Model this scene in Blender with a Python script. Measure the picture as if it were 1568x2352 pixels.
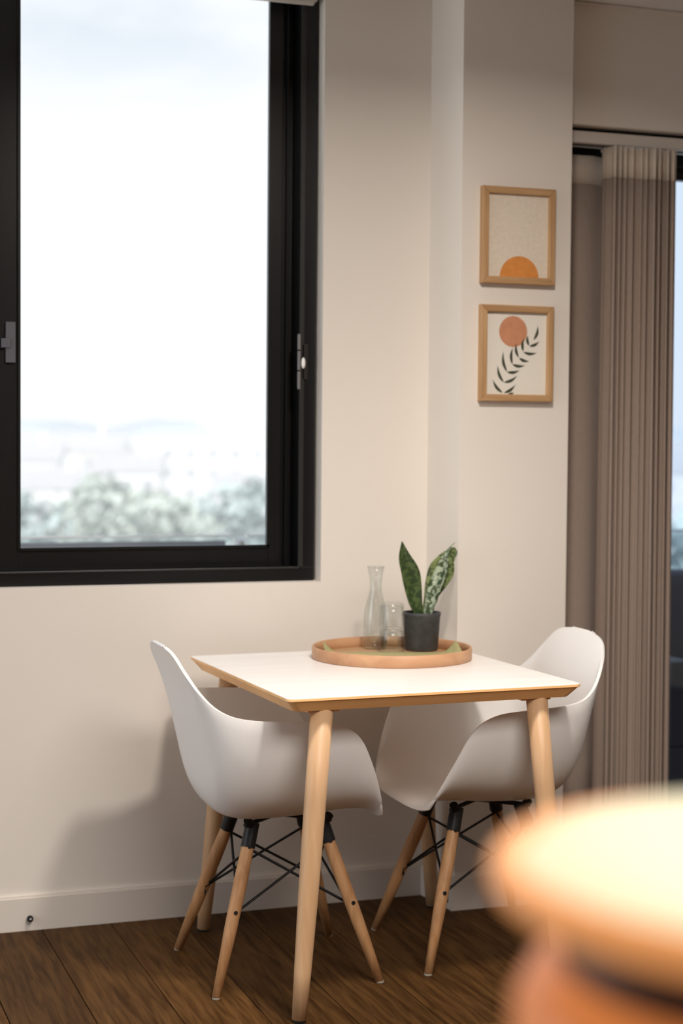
import bpy, bmesh, math, random
from mathutils import Vector, Matrix
random.seed(7)
PI = math.pi
for o in list(bpy.data.objects): bpy.data.objects.remove(o)
sc = bpy.context.scene
COL = sc.collection

# ------------------------------------------------------------------ camera
YAW, PITCH, ROLL = -0.3432, -0.0433, 0.00845
F = Vector((-math.sin(YAW)*math.cos(PITCH), math.cos(YAW)*math.cos(PITCH), math.sin(PITCH)))
R0 = Vector((math.cos(YAW), math.sin(YAW), 0)); U0 = R0.cross(F)
Rv = R0*math.cos(ROLL)+U0*math.sin(ROLL); Uv = -R0*math.sin(ROLL)+U0*math.cos(ROLL)
cam_d = bpy.data.cameras.new('camera'); cam = bpy.data.objects.new('camera', cam_d); COL.objects.link(cam)
cam.matrix_world = Matrix(((Rv.x, Uv.x, -F.x, 0.0), (Rv.y, Uv.y, -F.y, -4.4445), (Rv.z, Uv.z, -F.z, 1.3277), (0, 0, 0, 1)))
cam_d.sensor_fit = 'HORIZONTAL'; cam_d.sensor_width = 24.0; cam_d.lens = 24.0*3800/1568
cam_d.clip_start = 0.05; cam_d.clip_end = 4000
cam_d.dof.use_dof = True; cam_d.dof.focus_distance = 3.85; cam_d.dof.aperture_fstop = 2.25
sc.camera = cam
# ------------------------------------------------------------------ exposure
sc.view_settings.view_transform = 'Standard'; sc.view_settings.look = 'None'
sc.view_settings.exposure = 0.15; sc.view_settings.gamma = 1.0; sc.view_settings.use_curve_mapping = False
# ------------------------------------------------------------------ sky
SKY_STRENGTH = .95
world = bpy.data.worlds.new('sky'); sc.world = world; world.use_nodes = True
wn = world.node_tree.nodes; wl = world.node_tree.links; wn.clear()
w_out = wn.new('ShaderNodeOutputWorld'); w_bg = wn.new('ShaderNodeBackground')
w_tc = wn.new('ShaderNodeTexCoord'); w_sep = wn.new('ShaderNodeSeparateXYZ')
wl.new(w_tc.outputs['Generated'], w_sep.inputs[0])
w_ramp = wn.new('ShaderNodeValToRGB'); e = w_ramp.color_ramp.elements
e[0].position = 0.0; e[0].color = (1.12, 1.14, 1.16, 1); e[1].position = 0.17; e[1].color = (1.1, 1.13, 1.17, 1)
x = e.new(0.27); x.color = (.70, .79, .90, 1)
x = e.new(0.7); x.color = (.62, .74, .92, 1)
w_ns = wn.new('ShaderNodeTexNoise'); w_ns.inputs['Scale'].default_value = 5.0; w_ns.inputs['Detail'].default_value = 4
w_map = wn.new('ShaderNodeMapping'); w_map.inputs['Scale'].default_value = (1, 1, 2.6)
wl.new(w_tc.outputs['Generated'], w_map.inputs[0]); wl.new(w_map.outputs[0], w_ns.inputs[0])
w_cl = wn.new('ShaderNodeMapRange'); w_cl.inputs[1].default_value = .45; w_cl.inputs[2].default_value = .68
wl.new(w_ns.outputs[0], w_cl.inputs[0])
w_mix = wn.new('ShaderNodeMix'); w_mix.data_type = 'RGBA'
wl.new(w_cl.outputs[0], w_mix.inputs[0]); wl.new(w_ramp.outputs[0], w_mix.inputs[6]); w_mix.inputs[7].default_value = (1.12, 1.13, 1.15, 1)
wl.new(w_sep.outputs[2], w_ramp.inputs[0])
wl.new(w_mix.outputs[2], w_bg.inputs[0]); w_bg.inputs[1].default_value = SKY_STRENGTH
wl.new(w_bg.outputs[0], w_out.inputs[0])
# ------------------------------------------------------------------ sun (behind the building, lights the town only)
sun_d = bpy.data.lights.new('sun', 'SUN'); sun_d.energy = 7.5; sun_d.angle = 0.2; sun_d.color = (1, .97, .92)
sun = bpy.data.objects.new('sun', sun_d); COL.objects.link(sun)
sun.rotation_euler = Vector((.25, .80, -.75)).to_track_quat('-Z', 'Y').to_euler()
# ------------------------------------------------------------------ window daylight (portals) and room lamps, with added fill lights
def area(name, loc, direction, sx, sy, power, color=(1, 1, 1), spread=PI, portal=False, shape='RECTANGLE'):
    d = bpy.data.lights.new(name, 'AREA'); d.shape = shape; d.size = sx; d.size_y = sy
    d.energy = power; d.color = color; d.spread = spread; d.cycles.is_portal = portal
    o = bpy.data.objects.new(name, d); COL.objects.link(o); o.location = loc
    o.rotation_euler = Vector(direction).to_track_quat('-Z', 'Y').to_euler()
    return o
area('portal_window', (.45, .16, 1.75), (0, -1, 0), 2.2, 1.7, 1, portal=True)
area('portal_door', (3.45, .14, 1.1), (0, -1, 0), 2.3, 2.2, 1, portal=True)
area('portal_side_window', (-1.66, -1.2, 1.25), (1, 0, 0), 2.0, 2.5, 1, portal=True)
area('side_window_fill', (-1.53, -1.2, 1.2), (1, 0, 0), 1.8, 1.9, 12, (.86, .93, 1))  # extra lamp added at the side window to brighten the left chair
LIGHT_POS = Vector((1.40, -1.55, 2.545))        # round ceiling downlight over the table
area('ceiling_downlight', LIGHT_POS-Vector((0, 0, .012)), (0, 0, -1), .20, .20, 32, (1, .91, .82), spread=math.radians(168), shape='DISK')
FILL_PANEL_POS = Vector((1.3, -3.3, 2.55))            # unseen soft fill panel added to lift the room's ambient light
area('fill_panel_glow', FILL_PANEL_POS, (0, 0, -1), 1.5, 1.2, 80, (1, .93, .86), spread=math.radians(150))

# ================================================================== helpers
def link(o, parent=None):
    COL.objects.link(o)
    if parent: o.parent = parent
    return o
def obj(name, bm, mat=None, parent=None, smooth=False, loc=None):
    me = bpy.data.meshes.new(name); bmesh.ops.recalc_face_normals(bm, faces=bm.faces); bm.to_mesh(me); bm.free()
    if mat: me.materials.append(mat)
    if smooth:
        for p in me.polygons: p.use_smooth = True
    o = bpy.data.objects.new(name, me)
    if loc: o.location = loc
    return link(o, parent)
def tag(o, label=None, cat=None, group=None, kind=None):
    if label: o['label'] = label
    if cat: o['category'] = cat
    if group: o['group'] = group
    if kind: o['kind'] = kind
    return o
def thing(name, label, cat, loc=(0, 0, 0), rz=0, group=None):
    o = bpy.data.objects.new(name, None); link(o); o.location = loc; o.rotation_euler = (0, 0, rz); o.empty_display_size = .1
    return tag(o, label, cat, group)
def struct(name, bm, m, parent=None, smooth=False):
    o = obj(name, bm, m, parent, smooth)
    if not parent: o['kind'] = 'structure'
    return o
def copy_tree(o, parent=None):
    c = o.copy(); COL.objects.link(c)
    if parent: c.parent = parent
    for ch in list(o.children): copy_tree(ch, c)
    return c
def box(bm, a, b, bev=0.0):
    x0, y0, z0 = a; x1, y1, z1 = b
    vs = [bm.verts.new(p) for p in ((x0, y0, z0), (x1, y0, z0), (x1, y1, z0), (x0, y1, z0), (x0, y0, z1), (x1, y0, z1), (x1, y1, z1), (x0, y1, z1))]
    fs = [bm.faces.new([vs[i] for i in f]) for f in ((3, 2, 1, 0), (4, 5, 6, 7), (0, 1, 5, 4), (1, 2, 6, 5), (2, 3, 7, 6), (3, 0, 4, 7))]
    if bev:
        es = set(); [es.update(f.edges) for f in fs]
        bmesh.ops.bevel(bm, geom=list(es), offset=bev, segments=2, affect='EDGES', profile=.5)
    return bm
def boxes(*bs, bev=0.0):
    bm = bmesh.new()
    for a, b in bs: box(bm, a, b, bev)
    return bm
def prism(bm, pts, z0, z1):
    a = [bm.verts.new((p[0], p[1], z0)) for p in pts]; b = [bm.verts.new((p[0], p[1], z1)) for p in pts]
    n = len(pts); bm.faces.new(a[::-1]); bm.faces.new(b)
    for i in range(n): bm.faces.new((a[i], a[(i+1) % n], b[(i+1) % n], b[i]))
    return bm
def lathe(prof, seg=40, close=False, bm=None, center=(0, 0, 0)):
    bm = bm or bmesh.new(); rings = []
    cx, cy, cz = center
    for r, z in prof:
        if r < 1e-6: rings.append([bm.verts.new((cx, cy, cz+z))])
        else: rings.append([bm.verts.new((cx+r*math.cos(2*PI*i/seg), cy+r*math.sin(2*PI*i/seg), cz+z)) for i in range(seg)])
    prs = list(zip(rings, rings[1:]))
    if close: prs.append((rings[-1], rings[0]))
    for a, b in prs:
        if len(a) == 1 and len(b) == 1: continue
        for i in range(seg):
            j = (i+1) % seg
            if len(a) == 1: bm.faces.new((a[0], b[j], b[i]))
            elif len(b) == 1: bm.faces.new((a[i], a[j], b[0]))
            else: bm.faces.new((a[i], a[j], b[j], b[i]))
    return bm
def tube(bm, pts, rad, seg=10):
    """tapered tube along points, rad: number or list; capped"""
    pts = [Vector(p) for p in pts]; n = len(pts)
    if not isinstance(rad, (list, tuple)): rad = [rad]*n
    rings = []; up = Vector((0, 0, 1))
    for i, p in enumerate(pts):
        d = (pts[min(i+1, n-1)]-pts[max(i-1, 0)]).normalized()
        ref = up if abs(d.z) < .95 else Vector((1, 0, 0))
        s = d.cross(ref).normalized(); t = s.cross(d).normalized()
        rings.append([bm.verts.new(p+rad[i]*(math.cos(2*PI*k/seg)*s+math.sin(2*PI*k/seg)*t)) for k in range(seg)])
    for a, b in zip(rings, rings[1:]):
        for k in range(seg): bm.faces.new((a[k], a[(k+1) % seg], b[(k+1) % seg], b[k]))
    bm.faces.new(rings[0][::-1]); bm.faces.new(rings[-1])
    return bm
def grid(bm, rows):
    vs = [[bm.verts.new(p) for p in r] for r in rows]
    for a, b in zip(vs, vs[1:]):
        for i in range(len(a)-1): bm.faces.new((a[i], a[i+1], b[i+1], b[i]))
    return vs
def catmull(P, n):
    """resample list of tuples with n segments per span"""
    P = [Vector(p) for p in P]; out = []
    for i in range(len(P)-1):
        p0 = P[max(i-1, 0)]; p1 = P[i]; p2 = P[i+1]; p3 = P[min(i+2, len(P)-1)]
        for k in range(n):
            t = k/n
            out.append(.5*((2*p1)+(p2-p0)*t+(2*p0-5*p1+4*p2-p3)*t*t+(3*p1-p0-3*p2+p3)*t**3))
    out.append(P[-1]); return out

# ================================================================== materials
def mat(name, color, rough=.5, metal=0.0, noise=None, bump=None, spec=.5, emit=None, estr=0, trans=0, ior=1.45, subsurf=0, coat=0):
    m = bpy.data.materials.new(name); m.use_nodes = True; nt = m.node_tree; n = nt.nodes; l = nt.links
    b = n['Principled BSDF']; c4 = (*color, 1)
    b.inputs['Base Color'].default_value = c4; b.inputs['Roughness'].default_value = rough; b.inputs['Metallic'].default_value = metal
    b.inputs['Specular IOR Level'].default_value = spec; b.inputs['IOR'].default_value = ior
    b.inputs['Transmission Weight'].default_value = trans; b.inputs['Coat Weight'].default_value = coat
    if emit: b.inputs['Emission Color'].default_value = (*emit, 1); b.inputs['Emission Strength'].default_value = estr
    tc = n.new('ShaderNodeTexCoord')
    if noise:                                   # (scale, amount, stretch)
        sc_, amt, st = noise
        mp = n.new('ShaderNodeMapping'); mp.inputs['Scale'].default_value = st; l.new(tc.outputs['Object'], mp.inputs[0])
        t = n.new('ShaderNodeTexNoise'); t.inputs['Scale'].default_value = sc_; t.inputs['Detail'].default_value = 5; l.new(mp.outputs[0], t.inputs[0])
        r = n.new('ShaderNodeMapRange'); r.inputs[1].default_value = .3; r.inputs[2].default_value = .7; r.inputs[3].default_value = 1-amt; r.inputs[4].default_value = 1+amt
        l.new(t.outputs[0], r.inputs[0])
        mx = n.new('ShaderNodeMix'); mx.data_type = 'RGBA'; mx.blend_type = 'MULTIPLY'; mx.inputs[0].default_value = 1
        mx.inputs[6].default_value = c4; l.new(r.outputs[0], mx.inputs[7]); l.new(mx.outputs[2], b.inputs['Base Color'])
    if bump:
        s2, strength = bump
        t2 = n.new('ShaderNodeTexNoise'); t2.inputs['Scale'].default_value = s2; t2.inputs['Detail'].default_value = 3; l.new(tc.outputs['Object'], t2.inputs[0])
        bp = n.new('ShaderNodeBump'); bp.inputs['Strength'].default_value = strength; bp.inputs['Distance'].default_value = .002
        l.new(t2.outputs[0], bp.inputs['Height']); l.new(bp.outputs[0], b.inputs['Normal'])
    return m
def wood(name, c1, c2, axis, rough=.45, scale=1.0, per_object=0.0, spec=.4):
    m = bpy.data.materials.new(name); m.use_nodes = True; nt = m.node_tree; n = nt.nodes; l = nt.links
    b = n['Principled BSDF']; b.inputs['Roughness'].default_value = rough; b.inputs['Specular IOR Level'].default_value = spec
    tc = n.new('ShaderNodeTexCoord'); mp = n.new('ShaderNodeMapping'); s = [30*scale]*3; s['xyz'.index(axis)] = 2.2*scale
    mp.inputs['Scale'].default_value = s
    oi = n.new('ShaderNodeObjectInfo'); ad = n.new('ShaderNodeVectorMath'); ad.operation = 'ADD'
    sc3 = n.new('ShaderNodeVectorMath'); sc3.operation = 'SCALE'; sc3.inputs[3].default_value = 7.3
    cb = n.new('ShaderNodeCombineXYZ'); [l.new(oi.outputs['Random'], cb.inputs[i]) for i in range(3)]
    l.new(cb.outputs[0], sc3.inputs[0]); l.new(tc.outputs['Object'], ad.inputs[0]); l.new(sc3.outputs[0], ad.inputs[1])
    l.new(ad.outputs[0], mp.inputs[0])
    t = n.new('ShaderNodeTexNoise'); t.inputs['Scale'].default_value = 1.6; t.inputs['Detail'].default_value = 6; t.inputs['Distortion'].default_value = .6
    l.new(mp.outputs[0], t.inputs[0])
    r = n.new('ShaderNodeValToRGB'); r.color_ramp.elements[0].position = .32; r.color_ramp.elements[0].color = (*c1, 1)
    r.color_ramp.elements[1].position = .68; r.color_ramp.elements[1].color = (*c2, 1); l.new(t.outputs[0], r.inputs[0])
    last = r.outputs[0]
    if per_object:
        mr = n.new('ShaderNodeMapRange'); mr.inputs[3].default_value = 1-per_object; mr.inputs[4].default_value = 1+per_object; l.new(oi.outputs['Random'], mr.inputs[0])
        mx = n.new('ShaderNodeMix'); mx.data_type = 'RGBA'; mx.blend_type = 'MULTIPLY'; mx.inputs[0].default_value = 1
        l.new(last, mx.inputs[6]); l.new(mr.outputs[0], mx.inputs[7]); last = mx.outputs[2]
    l.new(last, b.inputs['Base Color'])
    bp = n.new('ShaderNodeBump'); bp.inputs['Strength'].default_value = .12; bp.inputs['Distance'].default_value = .001
    l.new(t.outputs[0], bp.inputs['Height']); l.new(bp.outputs[0], b.inputs['Normal'])
    return m
def glass(name, tint=(.97, .98, .975)):
    """thin-walled clear glassware: passes light straight through, mirrors by the Fresnel law"""
    m = bpy.data.materials.new(name); m.use_nodes = True; nt = m.node_tree; n = nt.nodes; l = nt.links; n.clear()
    o = n.new('ShaderNodeOutputMaterial'); mx = n.new('ShaderNodeMixShader'); tr = n.new('ShaderNodeBsdfTransparent'); gl = n.new('ShaderNodeBsdfGlossy'); fr = n.new('ShaderNodeLayerWeight')
    tr.inputs[0].default_value = (*tint, 1); gl.inputs['Roughness'].default_value = .015; fr.inputs[0].default_value = .5
    pw = n.new('ShaderNodeMath'); pw.operation = 'POWER'; pw.inputs[1].default_value = 4.0; l.new(fr.outputs['Facing'], pw.inputs[0])
    sc_ = n.new('ShaderNodeMath'); sc_.operation = 'MULTIPLY_ADD'; sc_.inputs[1].default_value = .8; sc_.inputs[2].default_value = .06; l.new(pw.outputs[0], sc_.inputs[0])
    l.new(sc_.outputs[0], mx.inputs[0]); l.new(tr.outputs[0], mx.inputs[1]); l.new(gl.outputs[0], mx.inputs[2]); l.new(mx.outputs[0], o.inputs[0]); return m
def thin_glass(name, tint):
    """flat pane: mostly see-through with a mirror-like sheen"""
    m = bpy.data.materials.new(name); m.use_nodes = True; nt = m.node_tree; n = nt.nodes; l = nt.links; n.clear()
    o = n.new('ShaderNodeOutputMaterial'); mx = n.new('ShaderNodeMixShader'); tr = n.new('ShaderNodeBsdfTransparent'); gl = n.new('ShaderNodeBsdfGlossy')
    tr.inputs[0].default_value = (*tint, 1); gl.inputs['Roughness'].default_value = .02; mx.inputs[0].default_value = .04
    l.new(tr.outputs[0], mx.inputs[1]); l.new(gl.outputs[0], mx.inputs[2]); l.new(mx.outputs[0], o.inputs[0]); return m

M_WALL = mat('wall_paint', (.80, .745, .68), .85, bump=(180, .08), spec=.25)
M_DARKWALL = mat('bounce_cut_taupe', (.16, .135, .11), .85, bump=(180, .08))  # unseen rear wall made dark to cut bounced light
M_WHITE = mat('white_gloss_trim', (.76, .70, .635), .45)
M_CEIL = mat('ceiling_paint', (.78, .75, .71), .9, spec=.2)
M_BLACK = mat('black_aluminium', (.0035, .0035, .004), .35, noise=(40, .15, (1, 1, .1)))
M_BLACK2 = mat('black_rubber', (.008, .008, .008), .7)
M_ALU = mat('white_aluminium', (.72, .68, .63), .4)
M_STEEL = mat('satin_steel', (.55, .55, .55), .3, metal=1)
M_PANE = thin_glass('clear_window_pane', (.98, .985, .985))
M_PANE_D = thin_glass('tinted_door_pane', (.80, .86, .93))
M_PLANK = wood('oak_floor_plank', (.046, .018, .0035), (.122, .058, .017), 'y', .6, 1.5, .28, spec=.12)
M_PLANKS = wood('oak_floor_far', (.046, .018, .0035), (.122, .058, .017), 'y', .6, 1.5, spec=.12)
M_SUB = mat('floor_gap', (.02, .012, .006), .9)
M_TOP = wood('pale_ash_tabletop', (.87, .84, .81), (.92, .90, .88), 'x', .28, .6)
M_EDGE = wood('oiled_ash_edge', (.88, .49, .20), (.93, .57, .26), 'x', .45, .8)
M_LEG = wood('light_ash_leg', (.56, .34, .18), (.66, .43, .25), 'z', .42, .9)
M_CLEG = wood('beech_chair_leg', (.40, .20, .085), (.54, .30, .14), 'z', .45, 1.0)
M_SHELL = mat('white_moulded_plastic', (.83, .82, .81), .34, bump=(400, .03))
M_WIRE = mat('black_steel_wire', (.010, .010, .011), .4, metal=.3)
M_TRAY = wood('bent_wood_tray', (.50, .26, .14), (.62, .36, .20), 'x', .45, .5)
M_TRAYIN = wood('tray_floor', (.42, .24, .12), (.52, .32, .17), 'x', .45, .6)
M_NAP = mat('olive_paper', (.40, .37, .17), .75, noise=(60, .1, (1, 1, 1)))
M_POT = mat('charcoal_pot', (.060, .062, .066), .6, noise=(45, .25, (1, 1, 1)), bump=(120, .2))
M_SOIL = mat('potting_soil', (.03, .02, .012), .95, noise=(150, .5, (1, 1, 1)), bump=(200, .8))
M_GLASS = glass('clear_glass')
M_OAKF = wood('oak_picture_frame', (.42, .24, .11), (.55, .34, .17), 'z', .5, 1.2)
M_OAKFX = wood('oak_picture_frame_rail', (.42, .24, .11), (.55, .34, .17), 'x', .5, 1.2)
M_PAPER1 = mat('speckled_beige_print', (.76, .67, .555), .8, noise=(110, .06, (1, 1, 1)))
M_PAPER2 = mat('cream_print', (.80, .76, .68), .8)
M_SUN1 = mat('orange_ink', (.70, .27, .06), .8, noise=(60, .08, (1, 1, 1)))
M_SUN2 = mat('terracotta_ink', (.58, .26, .14), .8, noise=(60, .08, (1, 1, 1)))
M_SPRIG = mat('dark_green_ink', (.055, .06, .035), .8)
def curtain_mat(name, c):
    m = mat(name, c, .9, noise=(300, .05, (1, 1, .2)), spec=.1); return m
M_CURT = curtain_mat('taupe_curtain', (.36, .285, .24))
M_CURTH = curtain_mat('pale_taupe_header', (.66, .58, .50))
M_BLIND = mat('grey_blind_fabric', (.52, .49, .45), .8)
M_CAB = wood('dark_cabinet', (.22, .14, .08), (.30, .20, .12), 'x', .5)
M_GLOW = mat('glowing_cream_diffuser', (.06, .05, .03), .6, emit=(1.0, .89, .57), estr=.80)
M_RIM = mat('amber_rim_added_glow', (.34, .15, .05), .35, emit=(1.0, .40, .13), estr=.55)  # emission added so the rim looks lit by the lamp
M_DRUM = mat('amber_body_added_glow', (.42, .14, .035), .35, emit=(1.0, .30, .07), estr=.38)  # emission added to brighten the drum under the rim
M_NECK = mat('brown_collar', (.06, .02, .008), .5)

def leaf_mat(name, dark, light, scale):
    m = bpy.data.materials.new(name); m.use_nodes = True; nt = m.node_tree; n = nt.nodes; l = nt.links
    b = n['Principled BSDF']; b.inputs['Roughness'].default_value = .35
    uv = n.new('ShaderNodeUVMap'); mp = n.new('ShaderNodeMapping'); mp.inputs['Scale'].default_value = (1.2, scale, 1); l.new(uv.outputs[0], mp.inputs[0])
    nz = n.new('ShaderNodeTexNoise'); nz.inputs['Scale'].default_value = 2.2; nz.inputs['Detail'].default_value = 3; nz.inputs['Distortion'].default_value = .8
    l.new(mp.outputs[0], nz.inputs[0])
    r = n.new('ShaderNodeValToRGB'); r.color_ramp.elements[0].position = .44; r.color_ramp.elements[0].color = (*dark, 1)
    r.color_ramp.elements[1].position = .56; r.color_ramp.elements[1].color = (*light, 1); l.new(nz.outputs[0], r.inputs[0])
    l.new(r.outputs[0], b.inputs['Base Color']); return m
M_LEAF = leaf_mat('mottled_dark_leaf', (.022, .045, .012), (.07, .11, .03), 6)
M_LEAF2 = leaf_mat('silver_banded_leaf', (.03, .055, .015), (.36, .42, .30), 7)
M_LEAF3 = leaf_mat('yellow_green_leaf', (.05, .075, .018), (.20, .25, .09), 6)

# ================================================================== SETTING
XL, XR, YB, ZC = -1.5, 4.75, -6.2, 2.597      # room
WX0, WX1, WZ0, WZ1 = -.62, 1.527, .925, 2.72 # window opening (roller blind hides its top)
T = .17
struct('wall_front', boxes(((XL, 0, 0), (WX0, T, 3.0)), ((WX0, 0, 0), (WX1, T, WZ0)), ((WX1, 0, 0), (2.30, T, 3.0)),
                           ((4.60, 0, 0), (XR, T, 3.0)), ((WX0, 0, WZ1), (WX1, T, 3.0)), ((2.30, 0, 2.24), (4.60, T, 3.0))), M_WALL)
struct('wall_pillar', prism(bmesh.new(), [(1.852, 0), (1.872, -.182), (2.2115, -.182), (2.2115, 0)], 0, ZC), M_WALL)
struct('wall_bulkhead', boxes(((2.2115, -.125, 2.247), (XR, -.0, ZC))), M_WALL)
struct('wall_right', boxes(((XR, YB, 0), (XR+T, T, 3.0))), M_WALL)
struct('wall_rear', boxes(((XL-T, YB-T, 0), (XR+T, YB, 3.0))), M_DARKWALL)
SW = (-2.15, -.25, .04, 2.46)                    # side window opening y0,y1,z0,z1
struct('wall_left', boxes(((XL-T, YB, 0), (XL, SW[0], 3.0)), ((XL-T, SW[1], 0), (XL, T, 3.0)), ((XL-T, SW[0], 0), (XL, SW[1], SW[2])), ((XL-T, SW[0], SW[3]), (XL, SW[1], 3.0))), M_WALL)
struct('ceiling', boxes(((XL-T, YB-T, ZC), (XR+T, 0, ZC+.3))), M_CEIL)
# thin shadow-line cornice where bulkhead meets ceiling
struct('trim_1', boxes(((2.2115, -.133, ZC-.010), (XR, -.125, ZC-.002))), M_WALL)

# floor with individual oak planks
floor = struct('floor', boxes(((XL-T, YB-T, -.14), (XR+T, T, -.012))), M_SUB)
PW, G = .188, .0018
me_cache = {}
def plank_mesh(w, ln):
    k = (round(w, 4), round(ln, 4))
    if k not in me_cache:
        bm = bmesh.new(); box(bm, (-w/2, -ln/2, -.0115), (w/2, ln/2, 0))
        es = [ed for ed in bm.edges if all(v.co.z > -.001 for v in ed.verts)]
        bmesh.ops.bevel(bm, geom=es, offset=.0012, segments=1, affect='EDGES')
        me = bpy.data.meshes.new('plank'); bm.to_mesh(me); bm.free(); me.materials.append(M_PLANK); me_cache[k] = me
    return me_cache[k]
far = bmesh.new()
i0 = int((XL-.922)/PW)-1
for i in range(i0, 60):
    xa = .922+i*PW
    if xa < XL or xa+PW > XR: continue
    y = -random.choice((1.05, 1.5)) if i % 2 else -random.choice((1.25, 1.75))
    ys = [0.0]
    while y > YB: ys.append(y); y -= 1.35
    ys.append(YB)
    for a, b in zip(ys, ys[1:]):
        near = (.05 < xa < 2.6) and a > -1.9
        if near:
            o = bpy.data.objects.new('plank', plank_mesh(PW-G, a-b-G)); o.location = (xa+PW/2, (a+b)/2, 0); link(o, floor)
        else:
            box(far, (xa+G/2, b+G/2, -.0115), (xa+PW-G/2, a-G/2, 0))
fo = obj('plank_far', far, M_PLANKS, floor); fo['kind'] = 'stuff'

# baseboards
def baseboard(name, pts, h=.094, t=.014):
    """pts: polyline of the wall foot; board sticks out to the left side of travel"""
    bm = bmesh.new()
    for (x0, y0, x1, y1, nx, ny) in pts:
        p = [(x0, y0), (x1, y1), (x1+nx*t, y1+ny*t), (x0+nx*t, y0+ny*t)]
        prism(bm, p, 0, h-.006)
        q = [(x0, y0), (x1, y1), (x1+nx*(t-.005), y1+ny*(t-.005)), (x0+nx*(t-.005), y0+ny*(t-.005))]
        prism(bm, q, h-.006, h)
    return struct(name, bm, M_WHITE)
baseboard('baseboard_front', [(XL, 0, 1.852, 0, 0, -1)])
baseboard('baseboard_pillar', [(1.8535, -.014, 1.872, -.182, -1, 0), (1.858, -.182, 2.2115, -.182, 0, -1)])
ds = thing('door_stop', 'small round black rubber stop on the white baseboard left of the table', 'door stop', (.701, -.014, .034))
bm = lathe([(0, 0), (.0075, 0), (.0085, .003), (.0085, .010), (.0065, .016), (0, .017)], 20); bmesh.ops.rotate(bm, verts=bm.verts, matrix=Matrix.Rotation(PI/2, 3, 'X'))
obj('bumper', bm, M_BLACK2, ds, True)
bm = lathe([(0, .016), (.0035, .016), (.0035, .0185), (0, .019)], 12); bmesh.ops.rotate(bm, verts=bm.verts, matrix=Matrix.Rotation(PI/2, 3, 'X'))
obj('screw_head', bm, M_STEEL, ds, True)

# ------------------------------------------------------------------ window 1
win = bpy.data.objects.new('window_1', None); link(win); win['kind'] = 'structure'
FY = .045
def wpart(name, bs, m=M_BLACK, par=win, bev=.0015): return obj(name, boxes(*bs, bev=bev), m, par)
FX0, FX1, FZ0, FZ1 = WX0, 1.521, .925, 2.72
# front frame members (proud lip)
wpart('frame_sill', [((FX0, FY, FZ0), (FX1, .15, .964))])
wpart('frame_head', [((FX0, FY, FZ1-.04), (FX1, .15, FZ1))])
M_LIP = mat('highlight_black_lip', (.022, .021, .020), .4)  # lip coloured lighter to hold the highlight along the frame
wpart('frame_lip', [((1.4725, FY-.006, .964), (1.486, FY, FZ1-.04))], M_LIP)
wpart('frame_lip', [((FX0, FY-.004, .960), (FX1-.045, FY, .966))], M_LIP)
wpart('frame_jamb', [((1.476, FY, .964), (FX1, .15, FZ1-.04))])
wpart('frame_jamb', [((FX0, FY, .964), (FX0+.05, .15, FZ1-.04))])
wpart('track_jamb', [((1.433, .125, .964), (1.476, .15, FZ1-.04)), ((1.452, .105, .964), (1.458, .125, FZ1-.04))])
# sliding sash (right), its stiles, rails and pane
sash = wpart('sash', [((.625, .092, .964), (.69, .122, 2.675)), ((1.398, .092, .964), (1.434, .122, 2.675)), ((.69, .092, .964), (1.398, .122, 1.024)), ((.69, .092, 2.635), (1.398, .122, 2.675))])
wpart('glazing_bead', [((1.392, .086, 1.02), (1.400, .093, 2.645)), ((.69, .086, 1.019), (1.4, .093, 1.027)), ((.684, .086, 1.02), (.692, .093, 2.645))], M_BLACK, sash, 0)
wpart('pane', [((.685, .104, 1.015), (1.405, .110, 2.645))], M_PANE, sash, 0)
sash2 = wpart('fixed_sash', [((-.57, .124, .964), (-.53, .15, 2.675)), ((.60, .124, .964), (.65, .15, 2.675)), ((-.53, .124, .964), (.60, .15, 1.02)), ((-.53, .124, 2.635), (.60, .15, 2.675))])
wpart('pane', [((-.535, .134, 1.015), (.605, .140, 2.645))], M_PANE, sash2, 0)
# latch on the right jamb: grey keeper plate and white turn lever
lt = wpart('latch_plate', [((1.4655, FY-.010, 1.472), (1.4735, FY-.004, 1.522)), ((1.4655, FY-.010, 1.526), (1.4735, FY-.004, 1.580)), ((1.4655, FY-.010, 1.584), (1.4735, FY-.004, 1.628))], mat('grey_zinc', (.30, .30, .31), .35, metal=.6))
bm = bmesh.new(); bmesh.ops.create_uvsphere(bm, u_segments=16, v_segments=10, radius=1); bmesh.ops.scale(bm, vec=(.0058, .006, .016), verts=bm.verts); bmesh.ops.translate(bm, vec=(1.481, FY-.012, 1.546), verts=bm.verts)
obj('latch_lever', bm, mat('white_lever', (.9, .9, .88), .3), lt, True)
wpart('latch_body', [((1.479, FY-.006, 1.50), (1.497, FY, 1.60))], mat('dark_brown_metal', (.02, .016, .014), .4), lt)
ml = wpart('stile_catch', [((.640, .078, 1.57), (.664, .092, 1.595)), ((.652, .082, 1.53), (.678, .092, 1.64))], mat('grey_catch', (.12, .12, .14), .4), sash)
# roller blind rolled up under the head
rb = thing('roller_blind', 'rolled-up grey roller blind cassette at the top of the black window', 'blind', (.45, .02, 2.553))
bm = boxes(((-1.065, -.016, .004), (1.058, .022, .035)), bev=.004); obj('cassette', bm, M_BLIND, rb)
bm = boxes(((-1.055, -.006, -.004), (1.05, .010, .006)), bev=.002); obj('bottom_bar', bm, M_ALU, rb)

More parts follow.
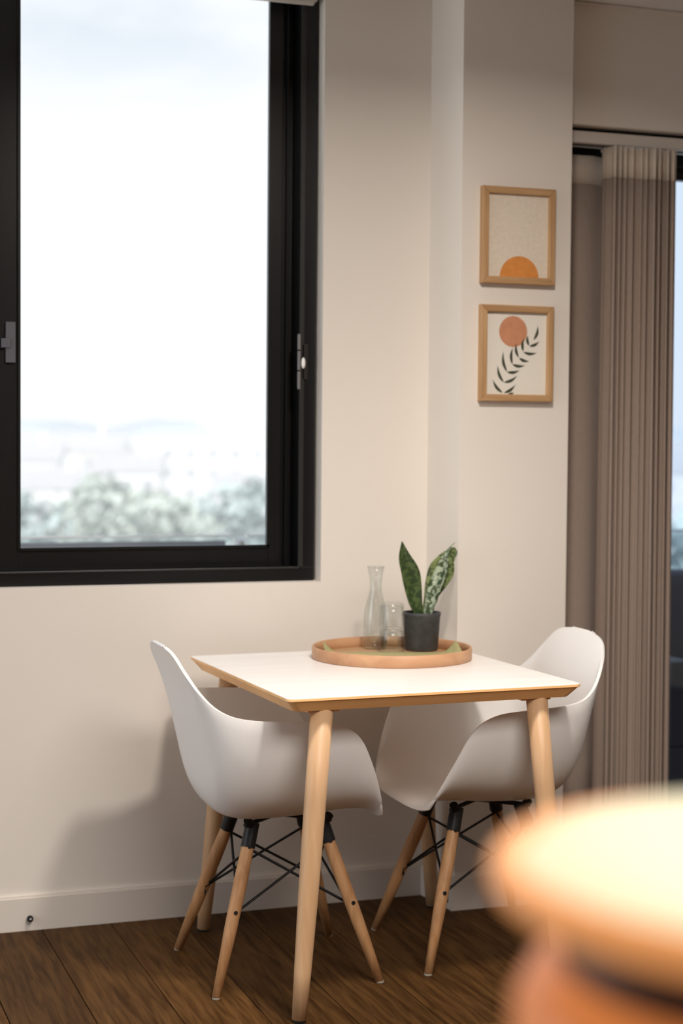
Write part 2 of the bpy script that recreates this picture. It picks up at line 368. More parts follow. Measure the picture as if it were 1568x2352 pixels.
# ------------------------------------------------------------------ side window (left wall, outside the frame)
win2 = bpy.data.objects.new('window_2', None); link(win2); win2['kind'] = 'structure'
y0, y1, z0, z1 = SW
obj('frame', boxes(((-1.62, y0, z0), (-1.56, y0+.06, z1)), ((-1.62, y1-.06, z0), (-1.56, y1, z1)), ((-1.62, y0, z0), (-1.56, y1, z0+.06)), ((-1.62, y0, z1-.06), (-1.56, y1, z1)), ((-1.62, (y0+y1)/2-.03, z0), (-1.56, (y0+y1)/2+.03, z1)), bev=.002), M_BLACK, win2)
obj('pane', boxes(((-1.593, y0+.05, z0+.05), (-1.587, (y0+y1)/2-.02, z1-.05))), M_PANE, win2)
obj('pane', boxes(((-1.593, (y0+y1)/2+.02, z0+.05), (-1.587, y1-.05, z1-.05))), M_PANE, win2)

# ------------------------------------------------------------------ sliding glass door behind the curtain
door = bpy.data.objects.new('door_1', None); link(door); door['kind'] = 'structure'
obj('door_frame', boxes(((2.30, .05, 0), (2.36, .15, 2.24)), ((4.54, .05, 0), (4.60, .15, 2.24)), ((2.36, .05, 2.174), (4.54, .15, 2.24)), ((2.36, .05, -.01), (4.54, .15, .05)), bev=.002), M_BLACK, door)
for (a, b, yy) in ((2.36, 3.49, .075), (3.43, 4.54, .11)):
    p = obj('door_panel', boxes(((a, yy, .05), (a+.055, yy+.03, 2.174)), ((b-.055, yy, .05), (b, yy+.03, 2.174)), ((a+.055, yy, .05), (b-.055, yy+.03, .13)), ((a+.055, yy, 2.142), (b-.055, yy+.03, 2.174)), bev=.0015), M_BLACK, door)
    obj('pane', boxes(((a+.05, yy+.012, .12), (b-.05, yy+.018, 2.147))), M_PANE_D, p)

# ------------------------------------------------------------------ curtain and its track
trk = thing('curtain_track', 'white aluminium curtain track under the bulkhead above the curtain', 'curtain track', (2.2125, -.07, 2.200))
obj('rail', boxes(((.0, -.030, .0), (2.53, .045, .034)), bev=.002), M_ALU, trk)
obj('glide_slot', boxes(((.0, -.006, -.0025), (2.53, .004, .0005))), M_BLACK2, trk)
obj('shadow_gap_strip', boxes(((.0, -.010, .034), (2.53, .03, .045))), M_BLACK2, trk)  # black strip drawn in for the shadow gap under the bulkhead
cur = thing('curtain', 'taupe full-length wave curtain with a pale header drawn beside the sliding door', 'curtain', (2.362, -.06, .012))
def curtain_sheet(path, z0, z1, nz=2, flare=0):
    bm = bmesh.new(); rows = []
    for k in range(nz+1):
        t = k/nz; z = z0+(z1-z0)*t
        rows.append([(px_+flare*(1-t)*(px_-.12)*.06, py_*(1+.25*(1-t)*flare), z) for px_, py_ in path])
    grid(bm, rows); return bm
NF = 11
fold = []
for k in range(NF*16+1):
    t = k/(NF*16); ph = t*NF*2*PI
    amp = .017+.008*math.sin(t*9.1+1)+.005*math.sin(t*23)
    xx = .004+.240*(t+.018*math.sin(t*17)+.010*math.sin(t*31+1))/1.0
    fold.append((xx+.0055*math.sin(2*ph), -.028+amp*math.sin(ph)-.022*math.sin(PI*t)))
flat = [(-.148+.205*k/16, .042-.004*math.sin(k*.7)+.02*(k/16)**4) for k in range(17)]
def thick(o, t):
    md = o.modifiers.new('thick', 'SOLIDIFY'); md.thickness = t; md.offset = 0; return o
HB, HT = 2.092, 2.183                          # header band (above the curtain foot)
c1 = thick(obj('folded_fabric', curtain_sheet(fold, 0, HB, 12, .8), M_CURT, cur, True), .002)
c2 = thick(obj('header_tape', curtain_sheet(fold, HB, HT, 2), M_CURTH, cur, True), .003); c2['label'] = 'pale header band'
c3 = thick(obj('flat_return', curtain_sheet(flat, 0, HB-.008, 6), M_CURT, cur, True), .002)
c4 = thick(obj('return_header', curtain_sheet(flat, HB-.008, HT-.016, 2), M_CURTH, cur, True), .003); c4['label'] = 'pale header band on the flat return'
for k in range(NF):
    q = fold[k*16+4]
    obj('glide', tube(bmesh.new(), [(q[0], q[1]+.008, HT-.010), (q[0], q[1]+.008, HT+.003)], .0022, 6), M_ALU, cur)

# ================================================================== FURNITURE
# ------------------------------------------------------------------ dining table
tb = thing('dining_table', 'square ash dining table with pale top and splayed round legs by the wall', 'table', (1.498, -.521, 0), math.radians(2))
def rounded(w, d, r, seg=6):
    pts = []
    for cx, cy, a0 in ((w/2-r, d/2-r, 0), (-w/2+r, d/2-r, PI/2), (-w/2+r, -d/2+r, PI), (w/2-r, -d/2+r, 1.5*PI)):
        for k in range(seg+1): a = a0+PI/2*k/seg; pts.append((cx+r*math.cos(a), cy+r*math.sin(a)))
    return pts
def loft(levels, capb=True, capt=True):
    bm = bmesh.new(); L = [[bm.verts.new((x, y, z)) for x, y in pts] for pts, z in levels]
    n = len(L[0])
    for a, b in zip(L, L[1:]):
        for i in range(n): bm.faces.new((a[i], a[(i+1) % n], b[(i+1) % n], b[i]))
    if capb: bm.faces.new(L[0][::-1])
    if capt: bm.faces.new(L[-1])
    return bm
TW, TD, TR = .756, .785, .018
obj('tabletop', loft([(rounded(TW-.003, TD-.003, TR), .7435), (rounded(TW-.003, TD-.003, TR), .7450), (rounded(TW-.006, TD-.006, TR), .7458)]), M_TOP, tb)
eg = obj('tabletop_edge', loft([(rounded(TW-.046, TD-.046, TR), .7120), (rounded(TW-.010, TD-.010, TR), .7350), (rounded(TW, TD, TR), .7385), (rounded(TW-.001, TD-.001, TR), .7436)]), M_EDGE, tb); eg['label'] = 'oiled orange-brown bevelled edge'
for sx, sy in ((-1, -1), (1, -1), (1, 1), (-1, 1)):
    top = Vector((sx*.278, sy*.344, .713)); foot = Vector((sx*.340, sy*.376, .006))
    pts = [top.lerp(foot, t) for t in (0, .3, .6, .85, 1)]
    lg = obj('leg', tube(bmesh.new(), pts, [.0265, .0255, .0235, .0200, .0170], 20), M_LEG, tb, True)
    pad = obj('foot_pad', lathe([(0, 0), (.0150, 0), (.0160, .003), (.0160, .007), (0, .007)], 20, center=(foot.x, foot.y, 0)), M_BLACK2, lg)
for sx, sy in ((-1, -1), (1, -1), (1, 1), (-1, 1)):
    obj('corner_block', boxes(((sx*.275-.04, sy*.318-.03, .704), (sx*.275+.04, sy*.318+.03, .7135)), bev=.002), M_EDGE, tb)

# ------------------------------------------------------------------ shell armchairs
def make_chair(name, label):
    root = thing(name, label, 'chair', group='white shell armchairs at the table')
    Cc = [(.222, .398), (.208, .409), (.165, .414), (.09, .409), (.02, .402), (-.06, .399), (-.125, .402), (-.172, .42), (-.202, .462), (-.216, .53), (-.227, .61), (-.243, .69), (-.262, .745), (-.280, .785), (-.295, .812), (-.305, .828)]
    Rr = [(.205, .200, .418), (.192, .232, .465), (.162, .265, .545), (.122, .285, .622), (.066, .2925, .656), (-.015, .2935, .666), (-.090, .289, .670), (-.145, .276, .674), (-.187, .256, .682), (-.222, .232, .701), (-.250, .208, .731), (-.272, .184, .765), (-.284, .166, .787), (-.293, .143, .807), (-.299, .108, .820), (-.304, .055, .827)]
    Rr = [(x, y*.97, z) for x, y, z in Rr]
    C3 = catmull([(x, 0, z) for x, z in Cc], 4); R3 = catmull(Rr, 4)
    rows = []
    NS = 14
    for i, (c, r) in enumerate(zip(C3, R3)):
        d = r-c; row = []
        tt = i/(len(C3)-1)
        ex = .80 if tt < .5 else .80+.2*(tt-.5)/.5
        half = []
        for k in range(NS+1):
            th = PI/2*k/NS
            la = math.sin(th)**ex; rs = (1-math.cos(th))**(1.12)
            half.append(Vector((c.x+d.x*rs, r.y*la, c.z+d.z*rs)))
        row = [Vector((p.x, -p.y, p.z)) for p in half[:0:-1]]+half
        rows.append(row)
    bm = bmesh.new(); grid(bm, rows)
    sh = obj('seat_shell', bm, M_SHELL, root, True)
    md = sh.modifiers.new('thick', 'SOLIDIFY'); md.thickness = .0075; md.offset = 0
    md = sh.modifiers.new('round', 'BEVEL'); md.width = .0025; md.segments = 2; md.limit_method = 'ANGLE'; md.angle_limit = math.radians(50)
    legs = {}
    for sx, sy in ((1, 1), (1, -1), (-1, -1), (-1, 1)):
        tp = Vector((sx*.092, sy*.090, .372)); ft = Vector((sx*.2065, sy*.2, .004))
        legs[(sx, sy)] = (tp, ft)
        pts = [tp.lerp(ft, t) for t in (0, .04, .3, .6, 1)]
        lg = obj('leg', tube(bmesh.new(), pts, [.0125, .0150, .0172, .0158, .0105], 18), M_CLEG, root, True)
        obj('glide', lathe([(0, 0), (.009, 0), (.0105, .002), (.0105, .006), (0, .006)], 14, center=(ft.x, ft.y, 0)), mat('clear_nylon', (.36, .32, .26), .4) if 'clear_nylon' not in bpy.data.materials else bpy.data.materials['clear_nylon'], lg)
        out = Vector((sx*.5, sy, 0)).normalized()
        for t in (.10, .50):
            p = tp.lerp(ft, t); s_ = Vector((0, sy, .25)).normalized()
            obj('bolt', tube(bmesh.new(), [p+s_*.012, p+s_*.0195], .0048, 10), M_WIRE, lg)
        bm = bmesh.new()
        tube(bm, [tp+Vector((-sx*.004, -sy*.004, .018)), tp.lerp(ft, .105)], [.0178, .0180], 18)
        obj('leg_bracket', bm, M_WIRE, root)
    # seat frame under the shell
    zt = .388
    for sx in (1, -1): obj('under_frame_bar', tube(bmesh.new(), [(sx*.11, .10, zt), (-sx*.11, -.10, zt)], .006, 8), M_WIRE, root)
    for sx, sy in ((1, 1), (1, -1), (-1, -1), (-1, 1)):
        obj('shock_mount', tube(bmesh.new(), [(sx*.092, sy*.09, .376), (sx*.105, sy*.104, .402)], .011, 10), M_WIRE, root)
    # crossed wire braces on the four sides
    ring = [(1, 1), (1, -1), (-1, -1), (-1, 1)]
    for a, b in zip(ring, ring[1:]+ring[:1]):
        for s, t in ((a, b), (b, a)):
            p = legs[s][0].lerp(legs[s][1], .11); q = legs[t][0].lerp(legs[t][1], .52)
            d = (q-p).normalized(); inn = Vector((-(s[0]+t[0]), -(s[1]+t[1]), 0)).normalized()*(.006 if s == a else .012)
            bm = bmesh.new(); tube(bm, [p+inn, p.lerp(q, .5)+inn, q+inn*1.2, q+inn*1.2+Vector((0, 0, -.016))], .0034, 8)
            obj('brace_rod', bm, M_WIRE, root)
    return root
ch1 = make_chair('dining_chair', 'white shell armchair at the left end of the table, its back to the left')
ch1.location = (1.242, -.506, 0); ch1.rotation_euler.z = math.radians(-1)
ch2 = copy_tree(ch1); ch2.location = (1.790, -.502, 0); ch2.rotation_euler.z = math.radians(180-1.5)
ch2['label'] = 'white shell armchair at the right end of the table, its back by the curtain'

# ================================================================== ON THE TABLE
TZ = .7460
tcx, tcy = 1.617, -.330
tray = thing('serving_tray', 'round bentwood tray at the back of the table', 'tray', (tcx, tcy, TZ))
obj('tray_floor', lathe([(0, 0), (.208, 0), (.208, .005), (0, .005)], 64), M_TRAYIN, tray)
obj('tray_rim', lathe([(.2125, 0), (.2145, .002), (.2145, .031), (.2115, .033), (.2085, .031), (.2080, .002)], 72, close=True), M_TRAY, tray, True)
# olive paper: square sheet whose corners curl up against the rim
bm = bmesh.new(); N = 32; rows = []
for i in range(N+1):
    row = []
    for j in range(N+1):
        u = -1+2*i/N; v = -1+2*j/N
        a = math.radians(-16); px_, py_ = .195*u, .080*v-.015; z = .0062
        if abs(px_) > .150:
            ex = abs(px_)-.150; px_ = math.copysign(.150+ex*.72, px_); z += ex*(.50+.20*v)
        X = px_*math.cos(a)-py_*math.sin(a); Y = px_*math.sin(a)+py_*math.cos(a)
        row.append((X, Y, z))
    rows.append(row)
grid(bm, rows)
nap = obj('paper_liner', bm, M_NAP, None, True, loc=(tcx, tcy, TZ)); thick(nap, .0008)
tag(nap, 'olive green paper sheet lying in the round tray with curled corners', 'napkin')
# carafe
cp = (1.628, -.176, TZ+.0055)
car = thing('glass_carafe', 'tall clear glass carafe with flared neck in the tray behind the tumblers', 'carafe', cp)
prof = [(0, 0), (.030, 0), (.0335, .004), (.0345, .02), (.0345, .085), (.032, .105), (.024, .13), (.0185, .15), (.0175, .165), (.0195, .19), (.0255, .216),
        (.0240, .2165), (.0180, .19), (.0160, .165), (.0170, .15), (.0225, .13), (.0305, .104), (.0330, .085), (.0330, .02), (.031, .007), (0, .006)]
prof = [(r*.95, z*1.06) for r, z in prof]
obj('carafe_body', lathe(prof, 40), M_GLASS, car, True)
# two upturned tumblers, one on the other
def tumbler(z, label):
    g = thing('drinking_glass', label, 'glass', (1.648, -.248, z), group='upturned tumblers stacked in the tray')
    pr = [(.0355, 0), (.0345, .03), (.033, .055), (.031, .062), (.027, .0645), (0, .065), (0, .057), (.026, .0565), (.0300, .053), (.0315, .03), (.0330, .0)]
    o = obj('tumbler_body', lathe(pr, 36, close=False), M_GLASS, g, True)
    bm = lathe([(.0355, 0), (.0360, -.0004), (.0343, -.0012), (.0330, 0)], 36); obj('tumbler_lip', bm, M_GLASS, g, True)
    return g
tumbler(TZ+.0086, 'clear upturned tumbler standing in the tray beneath the other one')
tumbler(TZ+.0086+.0667, 'clear upturned tumbler on top of another one in the tray')
# snake plant
pp = (1.741, -.236, TZ+.0055)
pl = thing('potted_plant', 'small mottled snake plant in a charcoal pot in the tray', 'plant', pp)
pot = obj('pot', lathe([(0, 0), (.043, 0), (.0455, .003), (.0515, .094), (.0535, .097), (.0535, .104), (.0515, .1055), (.0495, .104), (.0480, .094), (.0465, .088)], 44), M_POT, pl, True)
obj('soil', lathe([(0, .094), (.02, .0935), (.047, .092)], 30), M_SOIL, pl, True)
def leaf(name, spine, widths, face, cup, m, roll=0.0):
    sp = catmull(spine, 5); wd = catmull([(w, 0, 0) for w in widths], 5); bm = bmesh.new(); rows = []; NA = 6
    for i, (p, w) in enumerate(zip(sp, wd)):
        d = (sp[min(i+1, len(sp)-1)]-sp[max(i-1, 0)]).normalized(); t = i/(len(sp)-1)
        f = Vector(face); f = Matrix.Rotation(roll*t, 3, d) @ f
        s = d.cross(f).normalized(); nn = s.cross(d).normalized()
        rows.append([p+s*w.x*(k/NA*2-1)+nn*(-cup*w.x*(1-(k/NA*2-1)**2)) for k in range(NA+1)])
    vs = grid(bm, rows); uvl = bm.loops.layers.uv.new('UVMap'); co = {}
    for i, r in enumerate(vs):
        for k, v in enumerate(r): co[v] = (k/NA, i/(len(vs)-1))
    for fc in bm.faces:
        for lp in fc.loops: lp[uvl].uv = co[lp.vert]
    o = obj(name, bm, m, pl, True); thick(o, .0022); return o
cam_dir = Vector((-.38, -.92, .1))
la = leaf('leaf', [(-.002, 0, .09), (-.016, .004, .13), (-.024, .006, .175), (-.032, .006, .215), (-.050, .004, .256), (-.060, .000, .300)], [.010, .018, .024, .026, .018, .0012], cam_dir, .35, M_LEAF, .5)
lb = leaf('leaf', [(.008, -.010, .09), (.020, -.014, .13), (.032, -.014, .175), (.050, -.010, .215), (.066, -.004, .255), (.076, .0, .275), (.098, .0, .296)], [.010, .018, .021, .021, .012, .0045, .0012], Vector((-.75, -.6, .25)), .55, M_LEAF2, -.3)
lb['label'] = 'leaf with silver-green bands'
lc = leaf('leaf', [(.012, .012, .09), (.028, .014, .135), (.046, .014, .18), (.064, .012, .22), (.078, .010, .250), (.098, .008, .272), (.106, .008, .276)], [.008, .015, .029, .036, .024, .013, .005], cam_dir, .4, M_LEAF3, -.5)
lc['label'] = 'broad yellow-green leaf'

# ================================================================== PICTURES ON THE PILLAR
def frame(name, label, cx, cz, w, h):
    f = thing(name, label, 'picture', (cx, -.182, cz)); bw, dp = .0195, .022
    bw2 = bw
    def moul(axis):
        bm = bmesh.new()
        return bm
    for s in (-1, 1):
        bm = bmesh.new()                       # mitred stiles and rails
        x0, x1 = s*w/2, s*(w/2-bw)
        fr = [(x0, -h/2), (x1, -h/2+bw), (x1, h/2-bw), (x0, h/2)]
        a = [bm.verts.new((p[0], -dp, p[1])) for p in fr]; b = [bm.verts.new((p[0], 0, p[1])) for p in fr]
        bm.faces.new(a); bm.faces.new(b[::-1]); [bm.faces.new((a[i], a[(i+1) % 4], b[(i+1) % 4], b[i])) for i in range(4)]
        bmesh.ops.bevel(bm, geom=[e_ for e_ in bm.edges if all(v.co.y < -dp+.001 for v in e_.verts)], offset=.002, segments=1, affect='EDGES')
        obj('frame_stile', bm, M_OAKF, f)
        bm = bmesh.new(); z0, z1 = s*h/2, s*(h/2-bw)
        fr = [(-w/2, z0), (-w/2+bw, z1), (w/2-bw, z1), (w/2, z0)]
        a = [bm.verts.new((p[0], -dp, p[1])) for p in fr]; b = [bm.verts.new((p[0], 0, p[1])) for p in fr]
        bm.faces.new(a); bm.faces.new(b[::-1]); [bm.faces.new((a[i], a[(i+1) % 4], b[(i+1) % 4], b[i])) for i in range(4)]
        bmesh.ops.bevel(bm, geom=[e_ for e_ in bm.edges if all(v.co.y < -dp+.001 for v in e_.verts)], offset=.002, segments=1, affect='EDGES')
        obj('frame_rail', bm, M_OAKFX, f)
    return f
W_, H_ = .226, .270
f1 = frame('picture_frame', 'oak framed print of an orange half sun, the upper of two on the pillar', 2.040, 1.9065, W_, H_)
f2 = frame('picture_frame', 'oak framed print of a dark leaf sprig and coral disc, the lower of two', 2.039, 1.5765, W_, H_)
iw, ih = W_-.037, H_-.037
pr1 = obj('print', boxes(((-iw/2, -.0105, -ih/2), (iw/2, -.003, ih/2))), M_PAPER1, f1)
pr2 = obj('print', boxes(((-iw/2, -.0105, -ih/2), (iw/2, -.003, ih/2))), M_PAPER2, f2)
def flat_shape(name, pts, m, par, y=-.0108):
    bm = bmesh.new(); vs = [bm.verts.new((p[0], y, p[1])) for p in pts]; bm.faces.new(vs)
    r = bmesh.ops.extrude_face_region(bm, geom=bm.faces[:]); bmesh.ops.translate(bm, vec=(0, .0004, 0), verts=[v for v in r['geom'] if isinstance(v, bmesh.types.BMVert)])
    return obj(name, bm, m, par)
zb = -ih/2+.0005
flat_shape('sun_motif', [(.0055+.0605*math.cos(PI*k/40), zb+.0600*math.sin(PI*k/40)) for k in range(41)], M_SUN1, pr1)
def cp2(cx, cy): return ((cx-240)/565*iw-iw/2, (2130-cy)/790*ih-ih/2)
c0 = cp2(493, 1525)
flat_shape('disc_motif', [(c0[0]+.0435*math.cos(2*PI*k/48), c0[1]+.0435*math.sin(2*PI*k/48)) for k in range(48)], M_SUN2, pr2)
LV = [((400, 2112), (308, 1985), 1), ((410, 2012), (352, 1850), 1), ((440, 1912), (403, 1715), 1), ((488, 1838), (492, 1675), 1), ((545, 1772), (522, 1635), 1), ((588, 1712), (594, 1585), 1), ((640, 1655), (628, 1555), 1), ((685, 1600), (722, 1462), -1),
      ((415, 2112), (520, 2030), -1), ((412, 2012), (535, 1945), -1), ((440, 1912), (557, 1893), -1), ((488, 1838), (608, 1845), -1), ((550, 1775), (645, 1805), -1), ((590, 1718), (717, 1722), -1), ((645, 1660), (737, 1612), -1), ((450, 2128), (505, 2106), -1)]
for a, b, sgn in LV:
    A = Vector(cp2(*a)); B = Vector(cp2(*b)); d = B-A; nrm = Vector((-d.y, d.x)).normalized(); L = d.length; up = []; lo = []
    for k in range(11):
        t = k/10; wv = .0042*math.sin(PI*min(1, t*1.02)**.8) if 0 < t < 1 else 0
        c = A+d*t+nrm*(.10*L*math.sin(PI*t)*sgn)
        up.append(c+nrm*wv); lo.append(c-nrm*wv)
    flat_shape('leaf_motif', [tuple(p) for p in up]+[tuple(p) for p in lo[-2:0:-1]], M_SPRIG, pr2, -.0112)

# ================================================================== FOREGROUND
cab = thing('side_cabinet', 'wooden side cabinet under the glowing lamp, below the lower right corner', 'cabinet', (.62, -3.79, 0))
obj('carcass', boxes(((-.30, -.26, .06), (.30, .26, .885)), ((-.27, -.24, 0), (.27, .24, .06)), bev=.002), M_CAB, cab)
obj('cabinet_top', boxes(((-.315, -.275, .885), (.315, .275, .910)), bev=.003), M_CAB, cab)
for s in (-1, 1):
    d = obj('door', boxes(((s*.149-.145, .26, .075), (s*.149+.145, .277, .875)), bev=.002), M_CAB, cab)
    obj('knob', lathe([(0, 0), (.006, 0), (.006, .014), (.013, .018), (.013, .024), (0, .026)], 16), M_STEEL, d, True).matrix_local = Matrix.Translation((s*.04, .277, .55)) @ Matrix.Rotation(-PI/2, 4, 'X')
lx, ly, lz = .4795, -3.7754, 1.118
lamp = thing('table_lamp', 'squat orange lamp with a glowing cream top, out of focus in the lower right foreground', 'lamp', (lx, ly, .910))
D = lz-.910
dm = []
obj('lamp_base', lathe([(0, 0), (.120, 0), (.136, .010), (.1405, .05), (.1405, D-.065), (.132, D-.048), (.11, D-.040), (0, D-.040)], 64), M_DRUM, lamp, True)
obj('collar', lathe([(.118, D-.042), (.120, D-.010), (0, D-.010)], 64), M_NECK, lamp, True)
rp = [((.144+.0085*math.cos(2*PI*k/20)), D+.0100*math.sin(2*PI*k/20)) for k in range(20)]
obj('shade_rim', lathe(rp, 72, close=True), M_RIM, lamp, True)
obj('diffuser', lathe([(.141, D-.006)]+[(.141*math.cos(PI/2*k/10), D+.029*math.sin(PI/2*k/10)) for k in range(0, 10)]+[(0, D+.029)], 72), M_GLOW, lamp, True)
lb_d = bpy.data.lights.new('lamp_bulb', 'POINT'); lb_d.energy = .12; lb_d.color = (1, .7, .36); lb_d.shadow_soft_size = .1
lb_o = bpy.data.objects.new('lamp_bulb', lb_d); link(lb_o); lb_o.location = (lx, ly, lz+.13)

# ceiling downlight and added fill panel (above the frame)
cl = thing('ceiling_light', 'round white ceiling downlight above the table, over the top of the picture', 'ceiling light', (LIGHT_POS.x, LIGHT_POS.y, ZC))
cpn = thing('fill_panel', 'unseen fill light panel added behind the dining area, above the picture', 'ceiling light', (FILL_PANEL_POS.x, FILL_PANEL_POS.y, ZC))
obj('fill_panel_housing', boxes(((-.78, -.63, -.040), (.78, .63, 0)), bev=.004), M_ALU, cpn)
obj('housing', lathe([(0, 0), (.14, 0), (.14, -.045), (.128, -.056), (.112, -.056), (.108, -.030), (0, -.030)], 40), M_ALU, cl, True)

# ================================================================== OUTSIDE
M_CONC = mat('balcony_tile', (.55, .53, .5), .8, noise=(3, .08, (1, 1, 1)))
M_RAIL = mat('grey_rail', (.28, .29, .33), .5)
M_BGL = thin_glass('balustrade_glass', (.93, .96, .97))
struct('balcony_floor', boxes(((-6, T, -.30), (XR+3, 1.85, -.03))), M_CONC)
bal = thing('balustrade', 'glass balcony balustrade with a grey top rail outside the window', 'balustrade', (0, 1.6, -.03))
for a, b in ((-2.4, -.85), (-.82, .73)):
    pass
ZR = .958+.03
for k, (a, b) in enumerate(((-3.2, -1.6), (-1.57, .05), (.08, 1.715), (1.775, 3.3), (3.33, 4.9), (4.93, 6.5))):
    p = obj('glass_panel', boxes(((a, -.006, .03), (b, .006, ZR))), M_BGL, bal)
    obj('panel_edge', boxes(((a, -.009, ZR), (b, .009, ZR+.010)), bev=.001), mat('white_edge', (.9, .9, .9), .4) if 'white_edge' not in bpy.data.materials else bpy.data.materials['white_edge'], p)
obj('top_rail', boxes(((-3.2, -.020, ZR-.042), (1.69, -.008, ZR-.012)), bev=.002), M_RAIL, bal)
for xx in (-1.585, .065, 1.745, 3.315, 4.915):
    obj('post', lathe([(0, 0), (.022, 0), (.022, ZR-.02), (.016, ZR-.004), (0, ZR)], 16, center=(xx, -.03, 0)), M_STEEL, bal, True)
so = thing('outdoor_sofa', 'dark navy outdoor sofa on the balcony beyond the sliding door', 'sofa', (3.75, .95, -.03))
M_SOFA = mat('navy_cushion', (.035, .038, .055), .9, noise=(60, .15, (1, 1, 1)))
M_SOFB = mat('slate_frame', (.05, .05, .055), .6)
obj('sofa_frame', boxes(((-.75, -.4, .08), (.75, .42, .30)), ((-.75, .34, .30), (.75, .42, .78)), ((-.75, -.4, .30), (-.66, .34, .60)), ((.66, -.4, .30), (.75, .34, .60)), bev=.01), M_SOFB, so)
for s in (-1, 1):
    obj('seat_cushion', boxes(((s*.33-.32, -.38, .30), (s*.33+.32, .2, .44)), bev=.03), M_SOFA, so, True)
    obj('back_cushion', boxes(((s*.33-.32, .16, .42), (s*.33+.32, .34, .86)), bev=.04), M_SOFA, so, True)
for sx in (-1, 1):
    for sy in (-.34, .36): obj('foot', boxes(((sx*.68-.03, sy-.03, 0), (sx*.68+.03, sy+.03, .08))), M_SOFB, so)

# land
HAZE = .006
M_LAND = mat('pale_suburb_ground', (.46, .47, .45), .95, noise=(.04, .25, (1, 1, 1)))
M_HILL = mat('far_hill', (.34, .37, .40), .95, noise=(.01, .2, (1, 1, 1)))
hz = bpy.data.materials.new('summer_haze'); hz.use_nodes = True; hn = hz.node_tree.nodes; hn.clear()
ho = hn.new('ShaderNodeOutputMaterial'); hv = hn.new('ShaderNodeVolumeScatter'); hv.inputs['Density'].default_value = HAZE; hv.inputs['Color'].default_value = (.96, .98, 1, 1); hv.inputs['Anisotropy'].default_value = 0.0
hz.node_tree.links.new(hv.outputs[0], ho.inputs['Volume'])
hzo = struct('haze', boxes(((-250, 12, -8.9), (650, 700, 1.6))), hz)
struct('ground', boxes(((-300, 3, -9.5), (700, 900, -9.0))), M_LAND)
bm = bmesh.new(); rows = []
for k in range(7):
    row = []
    for i in range(61):
        X = -250+i*20; h = 6+5*math.sin(i*.42)+3.5*math.sin(i*1.13+1)+2*math.sin(i*2.3)
        t = k/6; row.append((X, 780+110*t-X*.12, -9+(10.3+h)*math.sin(PI*t)**.8))
    rows.append(row)
grid(bm, rows); struct('hills', bm, M_HILL, smooth=True)

# trees below the balcony
M_TREE = [mat('hazy_tree_green_a', (.36, .41, .38), .9, noise=(3, .35, (1, 1, 1))), mat('hazy_tree_green_b', (.31, .37, .37), .9, noise=(3, .35, (1, 1, 1))), mat('hazy_tree_green_c', (.42, .46, .41), .9, noise=(3, .35, (1, 1, 1)))]  # haze put into the colour: foliage paled and greyed
M_TRUNK = mat('bark', (.16, .12, .09), .9)
def tree(loc, rad, height, mi, label, seed):
    rnd = random.Random(seed); t = thing('leafy_tree', label, 'tree', loc)
    bm = bmesh.new(); tube(bm, [(0, 0, 0), (.1, 0, height*.4), (0, .1, height*.75)], [.16, .12, .05], 8)
    for k in range(4):
        a = k*1.6+rnd.random(); tube(bm, [(0, 0, height*.45), (math.cos(a)*rad*.6, math.sin(a)*rad*.6, height*.78)], [.07, .025], 6)
    obj('trunk', bm, M_TRUNK, t, True)
    bm = bmesh.new()
    for k in range(420):
        a = rnd.random()*2*PI; cz = rnd.uniform(-1, 1); rr = rnd.random()**.33
        lob = 1+.28*math.sin(3*a+seed)+.2*math.sin(5*cz+seed)
        c = Vector((math.cos(a)*math.sqrt(1-cz*cz)*rad*rr*lob, math.sin(a)*math.sqrt(1-cz*cz)*rad*rr*lob, height-rad*.85+cz*rad*.85*rr))
        q = Vector((rnd.gauss(0, 1), rnd.gauss(0, 1), rnd.gauss(0, 1))).normalized(); s = q.orthogonal().normalized(); w = q.cross(s); z = rnd.uniform(.16, .32)*rad/1.6
        vs = [bm.verts.new(c+s*z*cs+w*z*.6*sn+q*.12*z*abs(cs)) for cs, sn in ((1, 0), (.3, .8), (-.5, .7), (-1, 0), (-.5, -.7), (.3, -.8))]
        bm.faces.new(vs)
    o = obj('foliage', bm, M_TREE[mi], t); o['kind'] = 'stuff'
    return t
def at(px, depth):
    """ground position below a viewing direction (x across the window) at a chosen distance"""
    d = F+Rv*((px-784)/3800); d = d/ d.length; return d.x*depth, -4.4445+d.y*depth
TL = [(40, 46, 1.2, 8.9, 1, 'grey-green tree outside the window at its left edge'),
      (150, 60, 1.0, 7.9, 2, 'low pale green tree outside the window, between two taller ones at left'),
      (235, 50, 1.35, 9.25, 0, 'tallest rounded tree outside the window, left of its middle'),
      (330, 58, 1.3, 8.6, 2, 'light green tree outside the middle of the window'),
      (410, 52, 1.4, 8.55, 0, 'wide bushy tree outside the window, right of its middle'),
      (500, 62, 1.2, 8.0, 1, 'low dark tree outside the window, left of the one by the frame'),
      (585, 48, 1.3, 9.2, 1, 'blue-green tree outside the window next to its right frame')]
for k, (px_, dist, rad, h, mi, lab) in enumerate(TL):
    X, Y = at(px_, dist); tree((X, Y, -9.0), rad, h, mi, lab, k*3+1)
X, Y = at(1585, 22); tree((X, Y, -9.0), 1.5, 9.5, 1, 'dark tree beyond the balcony, seen past the curtain edge', 40)

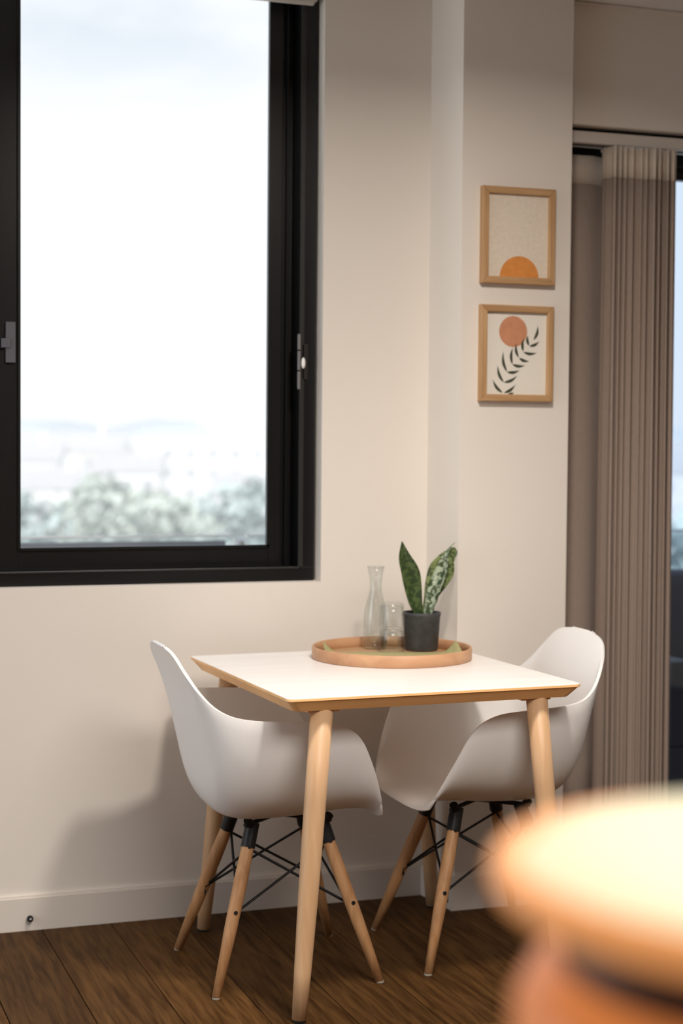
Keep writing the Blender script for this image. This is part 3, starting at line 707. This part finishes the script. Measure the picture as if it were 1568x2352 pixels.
# buildings of the town
M_BW = mat('white_render', (.62, .62, .63), .9); M_BG = mat('grey_render', (.55, .56, .58), .9); M_BT = mat('tan_brick', (.50, .44, .39), .9)
M_ROOF = mat('slate_roof', (.30, .30, .33), .9, noise=(2, .15, (1, 1, 1))); M_ROOFT = mat('terracotta_roof', (.48, .30, .24), .9, noise=(2, .15, (1, 1, 1))); M_WIN = mat('dark_window', (.12, .14, .17), .2)
def building(px_, dist, w, d, ztop, wallm, roofm, pitched, label, nx, nz):
    X, Y = at(px_, dist); t = thing('apartment_building' if not pitched else 'house', label, 'building', (X, Y, -9.0), -.33); H = ztop+9
    obj('wall', boxes(((-w/2, -d/2, 0), (w/2, d/2, H))), wallm, t)
    bm = bmesh.new()
    if pitched:
        r = d*.28
        prf = [(-d/2-.4, H-.1), (0, H+r), (d/2+.4, H-.1)]
        a = [bm.verts.new((-w/2-.4, y, z)) for y, z in prf]; b = [bm.verts.new((w/2+.4, y, z)) for y, z in prf]
        bm.faces.new(a); bm.faces.new(b[::-1]); [bm.faces.new((a[i], a[(i+1) % 3], b[(i+1) % 3], b[i])) for i in range(3)]
    else: box(bm, (-w/2-.2, -d/2-.2, H), (w/2+.2, d/2+.2, H+.5))
    rf = obj('roof', bm, roofm, t)
    if pitched: obj('chimney', boxes(((w*.2, -.4, H+d*.1), (w*.2+.8, .4, H+d*.28+1.1))), wallm, rf)
    for i in range(nx):
        for k in range(nz):
            cx = -w/2+(i+.5)*w/nx; cz = H-1.7-k*2.9
            if cz < 1: continue
            o = obj('window', boxes(((cx-.75, -d/2-.06, cz-.75), (cx+.75, -d/2+.05, cz+.75))), M_BW, t)
            obj('pane', boxes(((cx-.62, -d/2-.09, cz-.62), (cx+.62, -d/2-.05, cz+.62))), M_WIN, o)
building(495, 250, 16.5, 12, .9, M_BW, M_BG, False, 'long white flat-roofed building seen outside, right half of the window', 5, 3)
building(60, 210, 9, 8, -1.4, M_BG, M_ROOF, True, 'grey house with slate roof far outside, at the left of the window', 3, 2)
building(190, 260, 13, 10, -.6, M_BT, M_ROOF, True, 'tan brick house with slate roof far outside, left half of the window', 4, 2)
building(300, 190, 7, 7, -2.3, M_BW, M_ROOF, True, 'small white house with slate roof outside the middle of the window', 3, 2)
building(120, 170, 7, 7, -3.6, M_BW, M_ROOF, True, 'white house with slate roof outside, low at the left of the window', 3, 2)
building(560, 180, 6, 7, -4.2, M_BG, M_ROOF, True, 'low grey house outside near the right frame of the window', 2, 1)
building(330, 330, 20, 12, 1.0, M_BG, M_BG, False, 'distant grey block on the skyline behind the small white house', 6, 3)
building(1600, 200, 12, 9, -2.0, M_BW, M_ROOF, True, 'white house far beyond the balcony, at the right edge behind the curtain', 4, 2)
